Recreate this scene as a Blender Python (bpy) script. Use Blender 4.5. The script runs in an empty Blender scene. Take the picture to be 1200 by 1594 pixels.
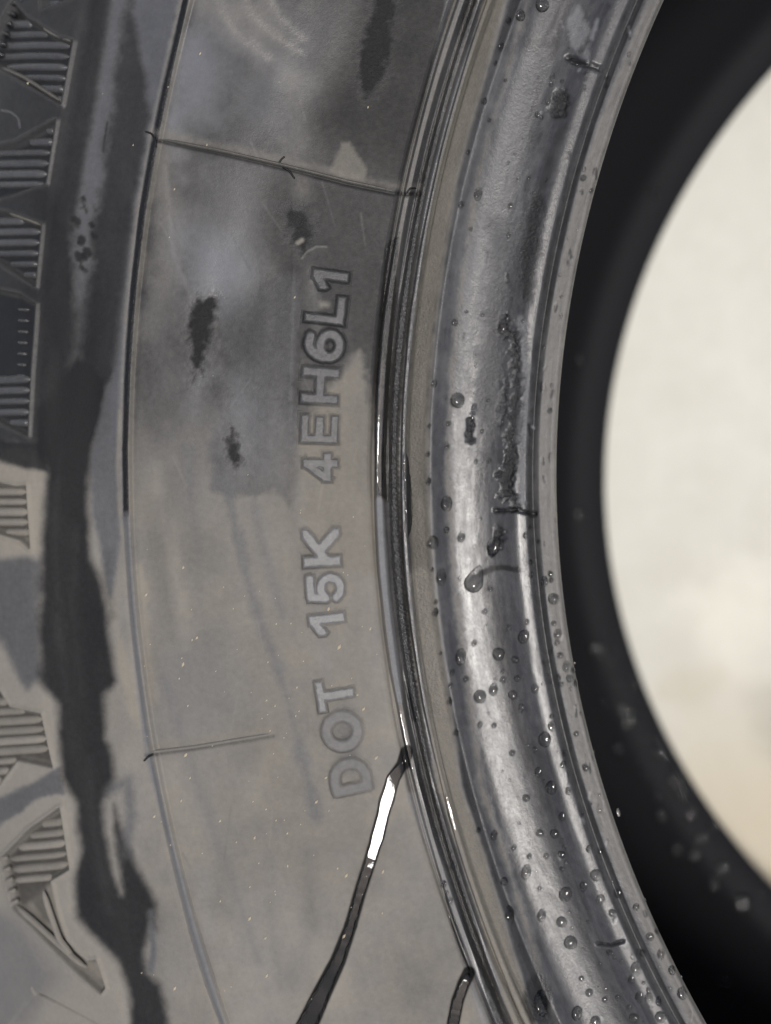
import bpy, math, random, time
import numpy as np
from mathutils import Matrix, Vector

SC = bpy.context.scene
COL = SC.collection
rng = np.random.default_rng(7)
random.seed(7)

# ------------------------------------------------------------------ pose of the tyre, camera, light
LEAN = math.radians(89)                      # the tyre lies on its side, face up
ROLL = math.radians(-6)
cL, sL = math.cos(LEAN), math.sin(LEAN)
TYRE_M = Matrix(((1, 0, 0, 0), (0, sL, -cL, 0), (0, cL, sL, .1978), (0, 0, 0, 1))) @ Matrix.Rotation(ROLL, 4, 'Z')

CAM = np.array([-.19915, .00112, .1866])     # camera in the tyre's own frame (metres, axis = z, near bead toe at z = 0)
TA, TB, TR, FP = .28174, -.0201, -.02326, 1403.36
_r = np.array([math.cos(TA), 0, -math.sin(TA)]); _f = np.array([-math.sin(TA), 0, -math.cos(TA)]); _u = np.array([0, 1., 0])
_f, _u = _f * math.cos(TB) + _u * math.sin(TB), _u * math.cos(TB) - _f * math.sin(TB)
_r, _u = _r * math.cos(TR) + _u * math.sin(TR), _u * math.cos(TR) - _r * math.sin(TR)

cd = bpy.data.cameras.new('camera'); cam = bpy.data.objects.new('camera', cd); COL.objects.link(cam)
cl = Matrix.Identity(4)
for i in range(3):
    cl[i][0], cl[i][1], cl[i][2], cl[i][3] = _r[i], _u[i], -_f[i], CAM[i]
cam.matrix_world = TYRE_M @ cl
cd.sensor_fit = 'VERTICAL'; cd.sensor_height = 36; cd.sensor_width = 36
cd.lens = 36 * FP / 1594
cd.clip_start = .005; cd.clip_end = 500
cd.dof.use_dof = True; cd.dof.focus_distance = .176; cd.dof.aperture_fstop = 6.2
SC.camera = cam

SUN_LOCAL = Vector((.31, -.09, 1)).normalized()            # direction to the sun, in the tyre's frame
sd = (TYRE_M.to_3x3() @ SUN_LOCAL).normalized()
SUN_EL, SUN_AZ = math.asin(sd.z), math.atan2(sd.x, sd.y)
w = bpy.data.worlds.new('World'); SC.world = w; w.use_nodes = True
nt = w.node_tree; bg = nt.nodes['Background']
sky = nt.nodes.new('ShaderNodeTexSky'); sky.sky_type = 'NISHITA'; sky.sun_disc = False
sky.sun_elevation = SUN_EL; sky.sun_rotation = SUN_AZ
sky.air_density = 1.0; sky.dust_density = 4.0; sky.ozone_density = 1.0
nt.links.new(sky.outputs[0], bg.inputs[0]); bg.inputs[1].default_value = .05
sl = bpy.data.lights.new('sun', 'SUN'); sl.energy = 1.5; sl.angle = math.radians(13); sl.color = (1, .97, .93)
so = bpy.data.objects.new('sun', sl); COL.objects.link(so)
so.rotation_euler = (-sd).to_track_quat('-Z', 'Y').to_euler(); so.location = sd * 5

SC.view_settings.view_transform = 'Standard'; SC.view_settings.look = 'None'
SC.view_settings.exposure = 1.08; SC.view_settings.gamma = 1
try: SC.view_settings.use_curve_mapping = False
except Exception: pass

# ------------------------------------------------------------------ surface chart helpers
def rays(px, py):
    px = np.asarray(px, float); py = np.asarray(py, float)
    return (_f[:, None] + (px.ravel() - 600) / FP * _r[:, None] + (797 - py.ravel()) / FP * _u[:, None]).T
def project(P):
    d = P - CAM
    Z = d @ _f
    return 600 + FP * (d @ _r) / Z, 797 - FP * (d @ _u) / Z
def r_at(x, z, y=750):
    d = rays(x, y)[0]; t = (z - CAM[2]) / d[2]; p = CAM + d * t
    return math.hypot(p[0], p[1])

# profile of the near face: (distance along the middle of the near side, height in mm)
CP = [(866, 0), (863, .9), (858, 1.15), (850, 1.2), (838, 1.35), (834, .9), (829, .5), (824, 1.3), (818, 2.6), (811, 3.35), (802, 3.3),
      (788, 2.5), (772, 2.3), (750, 2.3), (736, 2.6), (716, 3.18), (698, 3.75), (691, 4.4), (680, 5.4), (668, 6.5), (664, 7.3), (659, 8.3),
      (648, 9.6), (636, 11.0), (634, 12.3), (631, 12.75), (625, 12.9), (623.5, 12.3), (621, 12.0), (619.5, 13.2), (617, 13.6), (610, 13.9),
      (607.5, 13.3), (605, 12.6), (600, 12.7), (597.5, 14.2), (595, 14.7), (586, 15.1), (583.5, 14.6), (582, 13.9), (579.5, 13.9), (577, 14.6),
      (570, 15.2), (540, 16.35), (500, 17.8), (455, 19.3), (400, 21.0), (350, 22.3), (300, 23.4), (250, 24.3), (215, 24.75), (207, 24.8),
      (204, 25.15), (200.5, 25.6), (197, 25.65), (193.5, 25.3), (190, 24.9), (175, 25.1), (150, 24.7), (120, 24.5), (90, 24.6), (66, 24.9), (40, 24.6),
      (10, 23.6), (-40, 21.0), (-110, 15.5), (-190, 5.0)]
rr = np.array([r_at(x, z * 1e-3) for x, z in CP]); zz = np.array([z * 1e-3 for x, z in CP])
RF = np.arange(rr[0], rr[-1], 5e-5); ZF = np.interp(RF, rr, zz)
def gs(a, s):
    n = int(3 * s) + 1; k = np.exp(-.5 * (np.arange(-n, n + 1) / s) ** 2); k /= k.sum()
    return np.convolve(np.pad(a, n, mode='edge'), k, 'valid')
Zs1, Zs2 = gs(ZF, 2.2), gs(ZF, 30)
fine = np.zeros_like(RF)
def xr(x): return float(np.interp(-x, [-c[0] for c in CP], rr))
for a, b in ((872, 822), (670, 571), (208, 188)):
    fine = np.maximum(fine, ((RF > xr(a)) & (RF < xr(b))).astype(float))
fine = np.clip(gs(fine, 14) * 1.6, 0, 1)
ZF = Zs1 * fine + Zs2 * (1 - fine)
ZF[0] = 0
R_TOE, R_OUT = RF[0], RF[-1]
SLOPE = np.gradient(ZF, RF)
def surf(px, py):
    d = rays(px, py); zc = np.full(len(d), .015)
    for i in range(40):
        t = (zc - CAM[2]) / d[:, 2]; p = CAM + d * t[:, None]
        zn = np.interp(np.hypot(p[:, 0], p[:, 1]), RF, ZF); zc = zc * .4 + zn * .6
    return p
def normal_at(p):
    r = np.hypot(p[:, 0], p[:, 1]); s = np.interp(r, RF, gs(SLOPE, 10))
    n = np.stack([-s * p[:, 0] / r, -s * p[:, 1] / r, np.ones_like(r)], -1)
    return n / np.linalg.norm(n, axis=1)[:, None]

_tab = rng.random((256, 256))
def swell(T, RR):
    bead = ss((xr(640) - RR) / .003)
    return (fbm(T * 30., RR * 420., 3) - .5) * .00011 * (.2 + .8 * bead) + (fbm(T * 9. + 5, RR * 60., 3) - .5) * .0011 * (1 - bead)
def lift(P):
    return swell(np.arctan2(P[:, 1], P[:, 0]) % (2 * math.pi), np.hypot(P[:, 0], P[:, 1]))
def vnoise(x, y):
    xi = np.floor(x).astype(int); yi = np.floor(y).astype(int); fx = x - xi; fy = y - yi
    fx = fx * fx * (3 - 2 * fx); fy = fy * fy * (3 - 2 * fy)
    g = lambda a, b: _tab[a & 255, b & 255]
    return (g(xi, yi) * (1 - fx) + g(xi + 1, yi) * fx) * (1 - fy) + (g(xi, yi + 1) * (1 - fx) + g(xi + 1, yi + 1) * fx) * fy
def fbm(x, y, o=4):
    s = 0; a = .5; n = 0
    for k in range(o):
        s = s + a * vnoise(x * 2 ** k + 17 * k, y * 2 ** k + 31 * k); n += a; a *= .55
    return s / n

# ------------------------------------------------------------------ wear chart: dust and painted sheen, gloss, scuff, relief, warmth
X0, Y0, NX, NY = -80, -40, 1300, 1680
L = {k: np.zeros((NY, NX), np.float32) for k in ('dust', 'gloss', 'scuff', 'h', 'warm')}
GX, GY = np.meshgrid(np.arange(NX) + X0, np.arange(NY) + Y0)
N1 = (fbm(GX / 38., GY / 38., 5) - .5).astype(np.float32); N2 = (fbm(GX / 9., GY / 9. + 50, 4) - .5).astype(np.float32)
def box(pts, m):
    a = np.array(pts, float); x0, y0 = a.min(0) - m; x1, y1 = a.max(0) + m
    return (slice(max(0, int(y0 - Y0)), min(NY, int(y1 - Y0) + 1)), slice(max(0, int(x0 - X0)), min(NX, int(x1 - X0) + 1)))
def segdist(x, y, pts, closed=False):
    d = np.full(x.shape, 1e9); pts = list(pts)
    prs = list(zip(pts[:-1], pts[1:])) + ([(pts[-1], pts[0])] if closed else [])
    for (ax, ay), (bx, by) in prs:
        vx, vy = bx - ax, by - ay; q = vx * vx + vy * vy + 1e-9
        t = np.clip(((x - ax) * vx + (y - ay) * vy) / q, 0, 1)
        d = np.minimum(d, (x - ax - t * vx) ** 2 + (y - ay - t * vy) ** 2)
    return np.sqrt(d)
def inside(x, y, pts):
    c = np.zeros(x.shape, bool); n = len(pts)
    for i in range(n):
        (ax, ay), (bx, by) = pts[i], pts[(i + 1) % n]
        if ay == by: continue
        c ^= ((ay > y) != (by > y)) & (x < (bx - ax) * (y - ay) / (by - ay) + ax)
    return c
def ss(t): t = np.clip(t, 0, 1); return t * t * (3 - 2 * t)
def mask_poly(pts, soft, n1=0, n2=0):
    s = box(pts, soft * 2 + n1 + n2 + 2); x = GX[s].astype(float); y = GY[s].astype(float)
    d = segdist(x, y, pts, True) * np.where(inside(x, y, pts), 1, -1) + N1[s] * n1 * 2 + N2[s] * n2 * 2
    return s, ss(d / soft * .5 + .5)
def mask_line(pts, width, soft, n1=0, n2=0, w1=None):
    s = box(pts, max(width, w1 or 0) + soft * 2 + n1 + n2 + 2); x = GX[s].astype(float); y = GY[s].astype(float)
    if w1 is None: hw = width / 2
    else:
        y0, y1 = pts[0][1], pts[-1][1]; hw = (width + (w1 - width) * np.clip((y - y0) / (y1 - y0 + 1e-9), 0, 1)) / 2
    d = hw - segdist(x, y, pts) + N1[s] * n1 * 2 + N2[s] * n2 * 2
    return s, ss(d / soft * .5 + .5)
def put(sm, k=1., **v):
    s, m = sm; m = m * k
    for a, b in v.items():
        if a == 'h': L[a][s] += m * b
        else: L[a][s] += m * (b - L[a][s])

# curves that run round the tyre (chart coordinates)
RIMC = [(704, 0), (629, 271), (608, 400), (597, 481), (588, 569), (582, 671), (582, 760), (590, 900), (605, 1017), (617, 1100), (633, 1225), (671, 1337), (725, 1517), (758, 1620)]
LEFTC = [(290, -10), (245, 200), (222, 330), (207, 450), (198, 590), (194, 700), (196, 800), (205, 930), (215, 1050), (228, 1170), (262, 1300), (300, 1440), (347, 1594), (360, 1640)]

# dry or damp dust over the side wall: damp above, dry below
damp = ss((820 + 90 * N1 - GY) / 260.)
N0 = (fbm(GX / 130. + 4, GY / 190. + 8, 3) - .5).astype(np.float32)
L['dust'][:] = .82 - .67 * damp + N1 * .14 + N0 * .42
L['gloss'][:] = .08 + .20 * damp + N1 * .12
L['warm'][:] = .72 - .25 * damp + N1 * .4
# broad wipe marks, and silver sheen painted in as paler dust
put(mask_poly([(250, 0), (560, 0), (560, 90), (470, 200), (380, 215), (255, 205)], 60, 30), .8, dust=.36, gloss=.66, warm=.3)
put(mask_poly([(560, 0), (700, 0), (640, 280), (560, 250), (480, 200)], 50, 20), .9, dust=.08, gloss=.2, warm=.6)
put(mask_line([(330, -10), (360, 40), (400, 80), (470, 130)], 30, 26, 8), .8, dust=.62, gloss=.6)
put(mask_line([(420, -10), (440, 30), (480, 70)], 14, 20, 8), .6, dust=.5, gloss=.6)
put(mask_line([(248, 230), (262, 330), (262, 430), (240, 500)], 46, 24, 8), .7, dust=.62, gloss=.3, warm=.6)
put(mask_line([(258, 260), (270, 400), (300, 470)], 5, 5, 2), .6, dust=.7, gloss=.55)
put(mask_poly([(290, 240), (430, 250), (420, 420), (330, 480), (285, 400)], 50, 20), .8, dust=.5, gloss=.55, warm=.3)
put(mask_poly([(230, 470), (300, 440), (290, 560), (330, 640), (270, 680), (235, 600)], 36, 14), .7, dust=.32, gloss=.25, warm=.4)
put(mask_poly([(420, 280), (620, 300), (590, 420), (585, 560), (500, 560), (440, 640), (380, 640), (330, 600), (390, 460)], 46, 16), .85, dust=.11, gloss=.24, warm=.5)
put(mask_poly([(345, 470), (440, 430), (470, 430), (460, 600), (464, 700), (490, 745), (455, 793), (425, 770), (390, 775), (330, 760), (320, 690), (360, 640)], 8, 14, 3), .85, dust=.22, gloss=.32, warm=.15)
put(mask_poly([(230, 700), (310, 640), (345, 700), (330, 780), (270, 800)], 40, 16), .6, dust=.66, gloss=.2, warm=.5)
put(mask_line([(240, 730), (250, 800), (268, 880), (300, 980)], 18, 20, 10), .7, dust=.92, gloss=.1, warm=.85)
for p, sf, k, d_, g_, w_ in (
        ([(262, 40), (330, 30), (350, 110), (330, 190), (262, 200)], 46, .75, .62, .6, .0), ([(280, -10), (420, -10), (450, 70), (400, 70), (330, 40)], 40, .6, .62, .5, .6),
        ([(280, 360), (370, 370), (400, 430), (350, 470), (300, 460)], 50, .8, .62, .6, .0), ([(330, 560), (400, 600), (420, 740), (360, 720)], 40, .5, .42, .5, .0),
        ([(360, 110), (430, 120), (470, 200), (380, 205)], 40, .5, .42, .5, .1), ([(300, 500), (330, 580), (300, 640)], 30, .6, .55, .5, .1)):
    put(mask_poly(p, sf, 16, 3), min(1, k * 1.2), dust=d_ * 1.18, gloss=g_, warm=w_)  # sheen patches: reflected light painted into the dust layer
for q in ([(340, -10), (352, 30), (384, 66), (420, 92)], [(380, -10), (394, 26), (428, 58), (470, 84)], [(420, -10), (436, 26), (470, 60)]):
    put(mask_line(q, 9, 9, 5, 4), .55, dust=.85, gloss=.6, warm=.6, scuff=.5)
# the beige dust left between the raised characters
put(mask_poly([(470, 640), (470, 560), (520, 575), (560, 545), (574, 600), (582, 760), (590, 900), (480, 880), (460, 800)], 9, 10, 4), .9, dust=.72, gloss=.12, warm=.9)
put(mask_poly([(456, 300), (470, 520), (466, 640), (478, 645), (545, 560), (560, 480), (575, 420), (600, 300)], 12, 8, 2), .75, dust=.14, gloss=.24, warm=.4)
for c in [(505, 475, 8), (500, 540, 7), (520, 660, 9), (500, 600, 8), (520, 612, 7), (500, 720, 8)]:
    put(mask_line([(c[0] - 4, c[1]), (c[0] + 4, c[1])], c[2], 6, 3, 2), .9, dust=.85, gloss=.1, warm=1)
put(mask_poly([(515, 268), (530, 222), (545, 218), (560, 246), (574, 262), (566, 282), (540, 274)], 4, 6, 2), .8, dust=.62, gloss=.15, warm=.9)
put(mask_line([(470, 790), (470, 1000), (490, 1250)], 200, 60, 20), .4, dust=.72, gloss=.08, warm=.85)
# bluish runs of dried water
put(mask_line([(350, 740), (372, 850), (398, 950), (425, 1020), (445, 1080), (470, 1180), (492, 1270)], 12, 8, 12, 4), .55, dust=.42, gloss=.34, warm=.05)
put(mask_line([(395, 780), (412, 860), (440, 960)], 10, 9, 8, 2), .5, dust=.5, gloss=.3, warm=.1)
put(mask_line([(255, 1060), (290, 1170), (330, 1290), (370, 1400), (405, 1500)], 11, 14, 14, 2), .5, dust=.55, gloss=.22, warm=.2)
put(mask_poly([(240, 1020), (340, 990), (380, 1100), (330, 1150), (255, 1130)], 50, 24), .5, dust=.6, gloss=.2, warm=.25)
put(mask_line([(218, 880), (230, 1000), (240, 1090)], 9, 9, 6, 2), .8, dust=.95, gloss=.05, warm=1)
put(mask_line([(175, 940), (190, 1030), (205, 1100), (225, 1130)], 12, 10, 8, 2), .8, dust=.97, gloss=.05, warm=1)
put(mask_line([(300, 980), (420, 965)], 3, 4, 1), .5, dust=.85, gloss=.1)
for i in range(46):                                        # faint wiping scratches
    x, y = random.uniform(240, 600), random.uniform(20, 1560); a = random.gauss(.25, .5); l = random.uniform(20, 90)
    put(mask_line([(x, y), (x + l * math.sin(a) * .6, y + l * math.cos(a))], random.uniform(.8, 2.2), 2, 2), random.uniform(.12, .4), dust=random.choice([.25, .9, .9]), gloss=.3)
for i in range(30):                                        # long soft streaks down the wall
    x, y = random.uniform(220, 580), random.uniform(60, 1500); l = random.uniform(60, 200)
    put(mask_line([(x, y), (x + l * .02, y + l * .5), (x + l * .1, y + l)], random.uniform(6, 26), 16, 9, 2), random.uniform(.15, .42), dust=random.choice([.3, .45, .9]), gloss=random.choice([.1, .45]), warm=random.random())
# wiped patches rubbed to black, with crumbly edges
def blob(p, k=.95, e=14):
    put(mask_poly(p, e, 8, 14), .6, gloss=.66, scuff=1, dust=.26)
    put(mask_poly(p, 7, 5, 10), k, dust=.03, gloss=.18, scuff=.45, warm=.6)
blob([(305, 465), (335, 462), (325, 520), (314, 565), (302, 590), (296, 550), (288, 520), (296, 492)])
blob([(361, 668), (368, 690), (374, 718), (360, 728), (352, 692)], .9, 8)
blob([(586, -10), (614, -10), (608, 80), (585, 140), (568, 153), (555, 112), (572, 40)], .9, 26)
blob([(450, 328), (480, 335), (486, 368), (474, 390), (456, 376)], .95, 26)
put(mask_line([(452, 330), (468, 350)], 26, 26, 6, 8), .6, scuff=1, gloss=.55)
put(mask_line([(464, 378), (470, 374)], 7, 3), .9, dust=.9, warm=1, gloss=.3)
put(mask_line([(470, 402), (478, 392), (492, 384), (508, 384)], 2, 2), 1, h=.12, dust=.6)
put(mask_line([(456, 440), (452, 620), (450, 790)], 4, 3, 0, 2), .6, scuff=.3, h=.07, dust=.45)
put(mask_line([(456, 300), (456, 440), (452, 620), (450, 790), (462, 980), (490, 1200)], 2.6, 2), .9, h=.05)
put(mask_line([(566, 480), (552, 640), (553, 800), (575, 1010)], 2.2, 2), .8, h=.04)
# shoulder beyond the thin rib: soaked
SH = [(-80, -40), (300, -40), (286, 0), (244, 200), (220, 330), (205, 450), (196, 590), (190, 640), (150, 680), (110, 690), (-80, 690)]
put(mask_poly(SH, 10, 4), .92, dust=.13, gloss=.42, warm=.35)
put(mask_poly([(60, 300), (150, 300), (150, 420), (176, 450), (176, 640), (150, 720), (50, 720), (40, 500)], 60, 16), .9, dust=.04, gloss=.34, warm=.5)
put(mask_poly([(200, -20), (285, -20), (246, 200), (224, 330), (208, 450), (196, 640), (172, 700), (178, 560), (196, 420), (214, 300), (232, 180)], 9, 7, 3), .85, dust=.50, gloss=.5, warm=.0)  # grey sheen on the wet rubber, painted as paler dust
put(mask_poly([(170, -20), (205, -20), (176, 120), (160, 240), (152, 330), (138, 420), (124, 470), (118, 420), (112, 330), (130, 220), (150, 100)], 12, 12, 6), .75, dust=.56, gloss=.46, warm=.0)  # second strip of grey sheen, painted pale the same way
put(mask_line([(126, 400), (130, 450), (122, 520), (112, 590)], 22, 14, 8, 5, 8), .6, dust=.38, gloss=.5, warm=.2)
put(mask_line([(158, -10), (140, 110), (118, 240), (104, 330)], 30, 8, 5, 4), .9, dust=.07, gloss=.45, warm=.5)
put(mask_line([(196, 330), (184, 420), (172, 520), (160, 600)], 26, 12, 6, 3), .7, dust=.10, gloss=.40, warm=.4)
for x, y, a in [(130, 312, 8), (133, 326, 9), (147, 325, 7), (120, 346, 16), (143, 350, 10), (146, 366, 14), (128, 374, 13), (136, 392, 13), (124, 400, 9), (112, 356, 8), (128, 418, 8)]:
    put(mask_line([(x - 1, y - 2), (x + 1, y + 2)], a, 4, 4, 9), .92, dust=.04, gloss=.3, warm=.5)
put(mask_line([(166, 190), (162, 214), (160, 235)], 3, 2, 1, 2), .8, dust=.05)
# dry lower shoulder, then the black running stain
put(mask_poly([(-80, 690), (60, 700), (78, 740), (72, 860), (40, 880), (-80, 870)], 7, 6, 2), .9, dust=.98, gloss=.06, warm=.9)
put(mask_poly([(-80, 990), (8, 1010), (30, 1060), (70, 1070), (110, 1120), (118, 1200), (130, 1300), (130, 1420), (190, 1490), (210, 1594), (210, 1640), (-80, 1640)], 8, 8, 2), .9, dust=.95, gloss=.06, warm=.8)
put(mask_poly([(-80, 860), (66, 872), (62, 950), (66, 1052), (44, 1072), (24, 1040), (6, 1000), (-80, 960)], 9, 8, 2), .85, dust=.34, gloss=.3, warm=.2)
put(mask_poly([(-80, 1270), (45, 1222), (92, 1196), (98, 1234), (62, 1240), (20, 1272), (-80, 1330)], 5, 6, 3), .85, dust=.36, gloss=.25, warm=.15)
put(mask_poly([(-80, 672), (40, 690), (68, 686), (78, 736), (40, 728), (18, 722), (-80, 680)], 5, 5, 2), .95, dust=.06, gloss=.35)
put(mask_poly([(-80, 1400), (20, 1420), (60, 1470), (100, 1520), (40, 1594), (-80, 1640)], 26, 12, 2), .6, dust=.5, gloss=.15, warm=.2)
BLK = [(58, 640), (120, 560), (160, 590), (162, 620), (155, 650), (143, 700), (138, 756), (140, 869), (152, 897), (169, 954), (176, 1038), (180, 1061), (162, 1081), (164, 1150),
       (172, 1160), (181, 1208), (164, 1246), (164, 1296), (176, 1360), (190, 1390), (178, 1290), (178, 1252), (188, 1290), (216, 1354), (242, 1406), (246, 1450), (236, 1440), (228, 1480), (230, 1514), (251, 1532), (262, 1594), (270, 1640),
       (206, 1640), (204, 1594), (201, 1538), (187, 1500), (157, 1465), (120, 1427), (117, 1366), (126, 1325), (117, 1249), (99, 1208), (93, 1150), (90, 1095), (65, 1061), (61, 982), (61, 898), (68, 813), (72, 728), (56, 700)]
put(mask_poly(BLK, 10, 6, 1), .95, dust=.02, gloss=.26, warm=.6, scuff=.05)
for q, wd in (([(96, 700), (84, 800), (88, 940)], 8), ([(120, 820), (110, 950), (126, 1080)], 6), ([(140, 1180), (146, 1290), (170, 1420)], 9), ([(86, 960), (104, 1090)], 5)):
    put(mask_line(q, wd, 8, 6, 4), .5, dust=.09, gloss=.5, warm=.7)
put(mask_poly([(140, 700), (165, 600), (190, 560), (194, 700), (195, 800), (172, 930), (160, 880), (143, 800)], 6, 4, 2), .85, dust=.44, gloss=.42, warm=.1)
put(mask_line([(170, 860), (164, 900), (176, 960)], 10, 9, 3, 2), .6, dust=.3, gloss=.2)
put(mask_line([(186, 640), (182, 730), (188, 830)], 4, 4, 2), .7, dust=.8, warm=1, gloss=.2)
put(mask_line([(170, 1230), (200, 1215), (205, 1270), (195, 1330)], 16, 10, 5, 4), .6, dust=.34, gloss=.25, warm=.1)
put(mask_line([(235, 1420), (240, 1470), (236, 1510)], 10, 5, 2, 2), .8, dust=.4, gloss=.3, warm=.1)
# dust beside the thin rib
for off, wd, k in ((8, 8, .6), (-8, 6, .5)):
    put(mask_line([(x + off, y) for x, y in LEFTC if y < 900], wd, 5, 2, 2), k, dust=.78, gloss=.15, warm=1)
put(mask_line([p for p in LEFTC if p[1] < 840], 9, 2), .95, dust=.0, gloss=.5, scuff=.6, warm=.5)
put(mask_line([p for p in LEFTC if p[1] > 780], 8, 4), .8, dust=.62, gloss=.2, warm=.05)
# recessed hatched panels round the shoulder
PANELS = [
    [(68, 44), (95, 61), (114, 65), (96, 163), (0, 104), (-30, 92), (22, 6), (45, 30)],
    [(128, -10), (70, 16), (66, -40), (140, -40)],
    [(88, 188), (72, 285), (20, 304), (-40, 322), (-60, 240), (28, 224), (52, 210)],
    [(12, 331), (65, 350), (56, 446), (0, 407), (-60, 380), (-60, 320)],
    [(32, 458), (56, 474), (44, 678), (0, 655), (-60, 630), (-60, 440)],
    [(0, 752), (26, 758), (41, 757), (46, 853), (34, 840), (0, 829), (-60, 815), (-60, 740)],
    [(0, 1074), (18, 1101), (65, 1111), (84, 1193), (30, 1181), (0, 1222), (-60, 1270), (-60, 1030)],
    [(94, 1257), (108, 1352), (80, 1369), (91, 1424), (104, 1463), (122, 1484), (137, 1496), (150, 1494), (164, 1536), (158, 1544), (112, 1504), (68, 1458), (22, 1410), (4, 1336), (46, 1292)],
    [(60, 1545), (110, 1572), (150, 1594), (180, 1630), (-20, 1640), (48, 1552)]]
for i, p in enumerate(PANELS):
    if i == 8: put(mask_poly(p, 2.4), 1, h=-.5); continue
    put(mask_poly(p, 2.4), 1, h=-1.3)
    dry = i >= 5
    put(mask_poly(p, 3), .85, dust=.14 if dry else .05, gloss=.12 if dry else .4)  # floors painted dark for valley shade, besides wet and dirt
    s, m = mask_line(p + p[:1], 3.2, 2.2); put((s, m), .9 if dry else .6, dust=.06, gloss=.4)
    s, m = mask_line(p + p[:1], 10, 3); put((s, m), 1, h=.42); put((s, m), .4, dust=.95 if dry else .34)
put(mask_poly([(70, 1380), (84, 1376), (92, 1424), (106, 1464), (124, 1487), (140, 1500), (156, 1500), (160, 1538), (112, 1500), (70, 1452), (34, 1412)], 6, 3), .8, dust=.8, gloss=.1, warm=.9)
put(mask_poly([(36, 1392), (66, 1388), (84, 1450), (60, 1436)], 4, 2), .7, dust=.3)
# the step of the thin shoulder ledge
put(mask_poly([(-80, -40), (138, -40), (120, 60), (98, 190), (80, 300), (64, 440), (54, 640), (50, 860), (74, 1100), (100, 1230), (116, 1340), (104, 1420), (150, 1470), (190, 1550), (210, 1640), (-80, 1640)], 8), 1, h=.25)

# bead side of the rim line
BEAD = [(702, -40), (640, 262), (618, 400), (606, 481), (598, 569), (591, 671), (591, 760), (600, 900), (615, 1017), (627, 1100), (643, 1225), (681, 1337), (735, 1517), (775, 1640), (1240, 1640), (1240, -40)]
put(mask_poly(BEAD, 3), 1, dust=.24, gloss=.68, scuff=.0, warm=.12)
put(mask_line([(x + 8, y) for x, y in RIMC], 16, 3), .9, dust=.42, gloss=.4, warm=.6)
put(mask_poly([(600, 380), (622, 360), (606, 640), (604, 780), (586, 770), (584, 600)], 3, 2, 2), .9, dust=.06, gloss=.75, scuff=.55, warm=.9)
put(mask_line([(590, 780), (598, 900), (612, 1010), (622, 1090)], 11, 2), .95, dust=.78, gloss=.35, scuff=.3, warm=.1)
put(mask_line([(640, 1240), (690, 1360), (730, 1500), (762, 1620)], 13, 4), .9, dust=.8, gloss=.35, scuff=.15, warm=.35)
# brown band under the ribs
def shift(c, d): return [(x + d, y) for x, y in c]
put(mask_line(shift(RIMC, 66), 32, 4, 2, 2), .92, dust=.56, gloss=.16, scuff=.3, warm=1)
put(mask_line(shift([p for p in RIMC if p[1] > 850], 64), 34, 6, 2, 2), .9, dust=.80, gloss=.12, scuff=.22, warm=.85)
put(mask_line(shift([p for p in RIMC if 440 < p[1] < 1150], 62), 22, 12, 3, 6), .8, scuff=.85, gloss=.55)
put(mask_line(shift(RIMC, 84), 6, 4, 1, 1), .8, dust=.86, gloss=.12, warm=.7)
put(mask_line(shift(RIMC, 116), 9, 7, 5, 4), .7, dust=.7, gloss=.3, warm=.8, scuff=.3)
put(mask_line(shift(RIMC, 36), 7, 2), .9, dust=.30, gloss=.3, warm=1)
put(mask_line(shift(RIMC, 31), 13, 3), .95, dust=.16, gloss=.85, scuff=.8, warm=.5)
TOEC = [(1045, -10), (967, 183), (937, 271), (906, 400), (879, 540), (871, 656), (866, 758), (873, 860), (884, 930), (898, 1027), (914, 1103), (935, 1200), (947, 1233), (983, 1333), (1017, 1408), (1058, 1496), (1110, 1600), (1130, 1640)]
put(mask_line(shift(TOEC, -18), 34, 8, 2, 2), .85, dust=.55, gloss=.36, warm=.6)
put(mask_line(shift(TOEC, -3), 6, 3, 0, 1), .8, dust=.95, gloss=.25, warm=.7)
put(mask_line(shift(TOEC, -40), 9, 5, 2, 3), .8, dust=.10, gloss=.5, warm=0)
# scuffs, cuts and torn patches along the bead
put(mask_poly([(838, 296), (846, 320), (838, 400), (826, 470), (812, 480), (806, 430), (816, 350), (826, 310)], 9, 6, 6), .9, dust=.04, gloss=.42, scuff=.35)
put(mask_poly([(874, 180), (882, 196), (868, 240), (846, 300), (838, 290), (852, 240)], 6, 4, 4), .7, dust=.12, gloss=.4)
put(mask_line([(868, 172), (874, 152)], 22, 6, 4, 8), 1, dust=.05, scuff=1, gloss=.7)
put(mask_line([(868, 172), (874, 152)], 22, 6, 4, 8), 1, h=-.25)
put(mask_line([(884, 90), (905, 98), (934, 108)], 9, 4, 2, 4), 1, dust=.04, h=-.45, gloss=.5)
put(mask_line([(890, 92), (912, 97)], 3, 3), 1, h=.5)
for p, wd in ([(800, 520), (806, 600), (800, 660), (796, 700), (790, 760), (806, 790)], 16), ([(786, 600), (780, 660)], 9), ([(766, 860), (775, 830)], 9), ([(783, 497), (786, 520)], 13), ([(735, 640), (732, 690)], 5), ([(800, 710), (784, 740), (790, 770)], 18):
    put(mask_line(p, wd, 5, 6, 12), .95, dust=.03, gloss=.72, scuff=1)
    put(mask_line(p, wd, 5, 6, 12), 1, h=-.22)
put(mask_line([(812, 500), (820, 600), (812, 700), (812, 780)], 12, 8, 6, 5), .7, dust=.72, gloss=.5, scuff=.8)
put(mask_line([(772, 795), (800, 794), (832, 800)], 6, 3, 2, 3), 1, dust=.02, h=-.6, gloss=.6)
put(mask_line([(930, 1469), (950, 1472), (970, 1466)], 4.5, 2.5, 1, 1), 1, dust=.02, h=-.7, gloss=.3)
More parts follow.
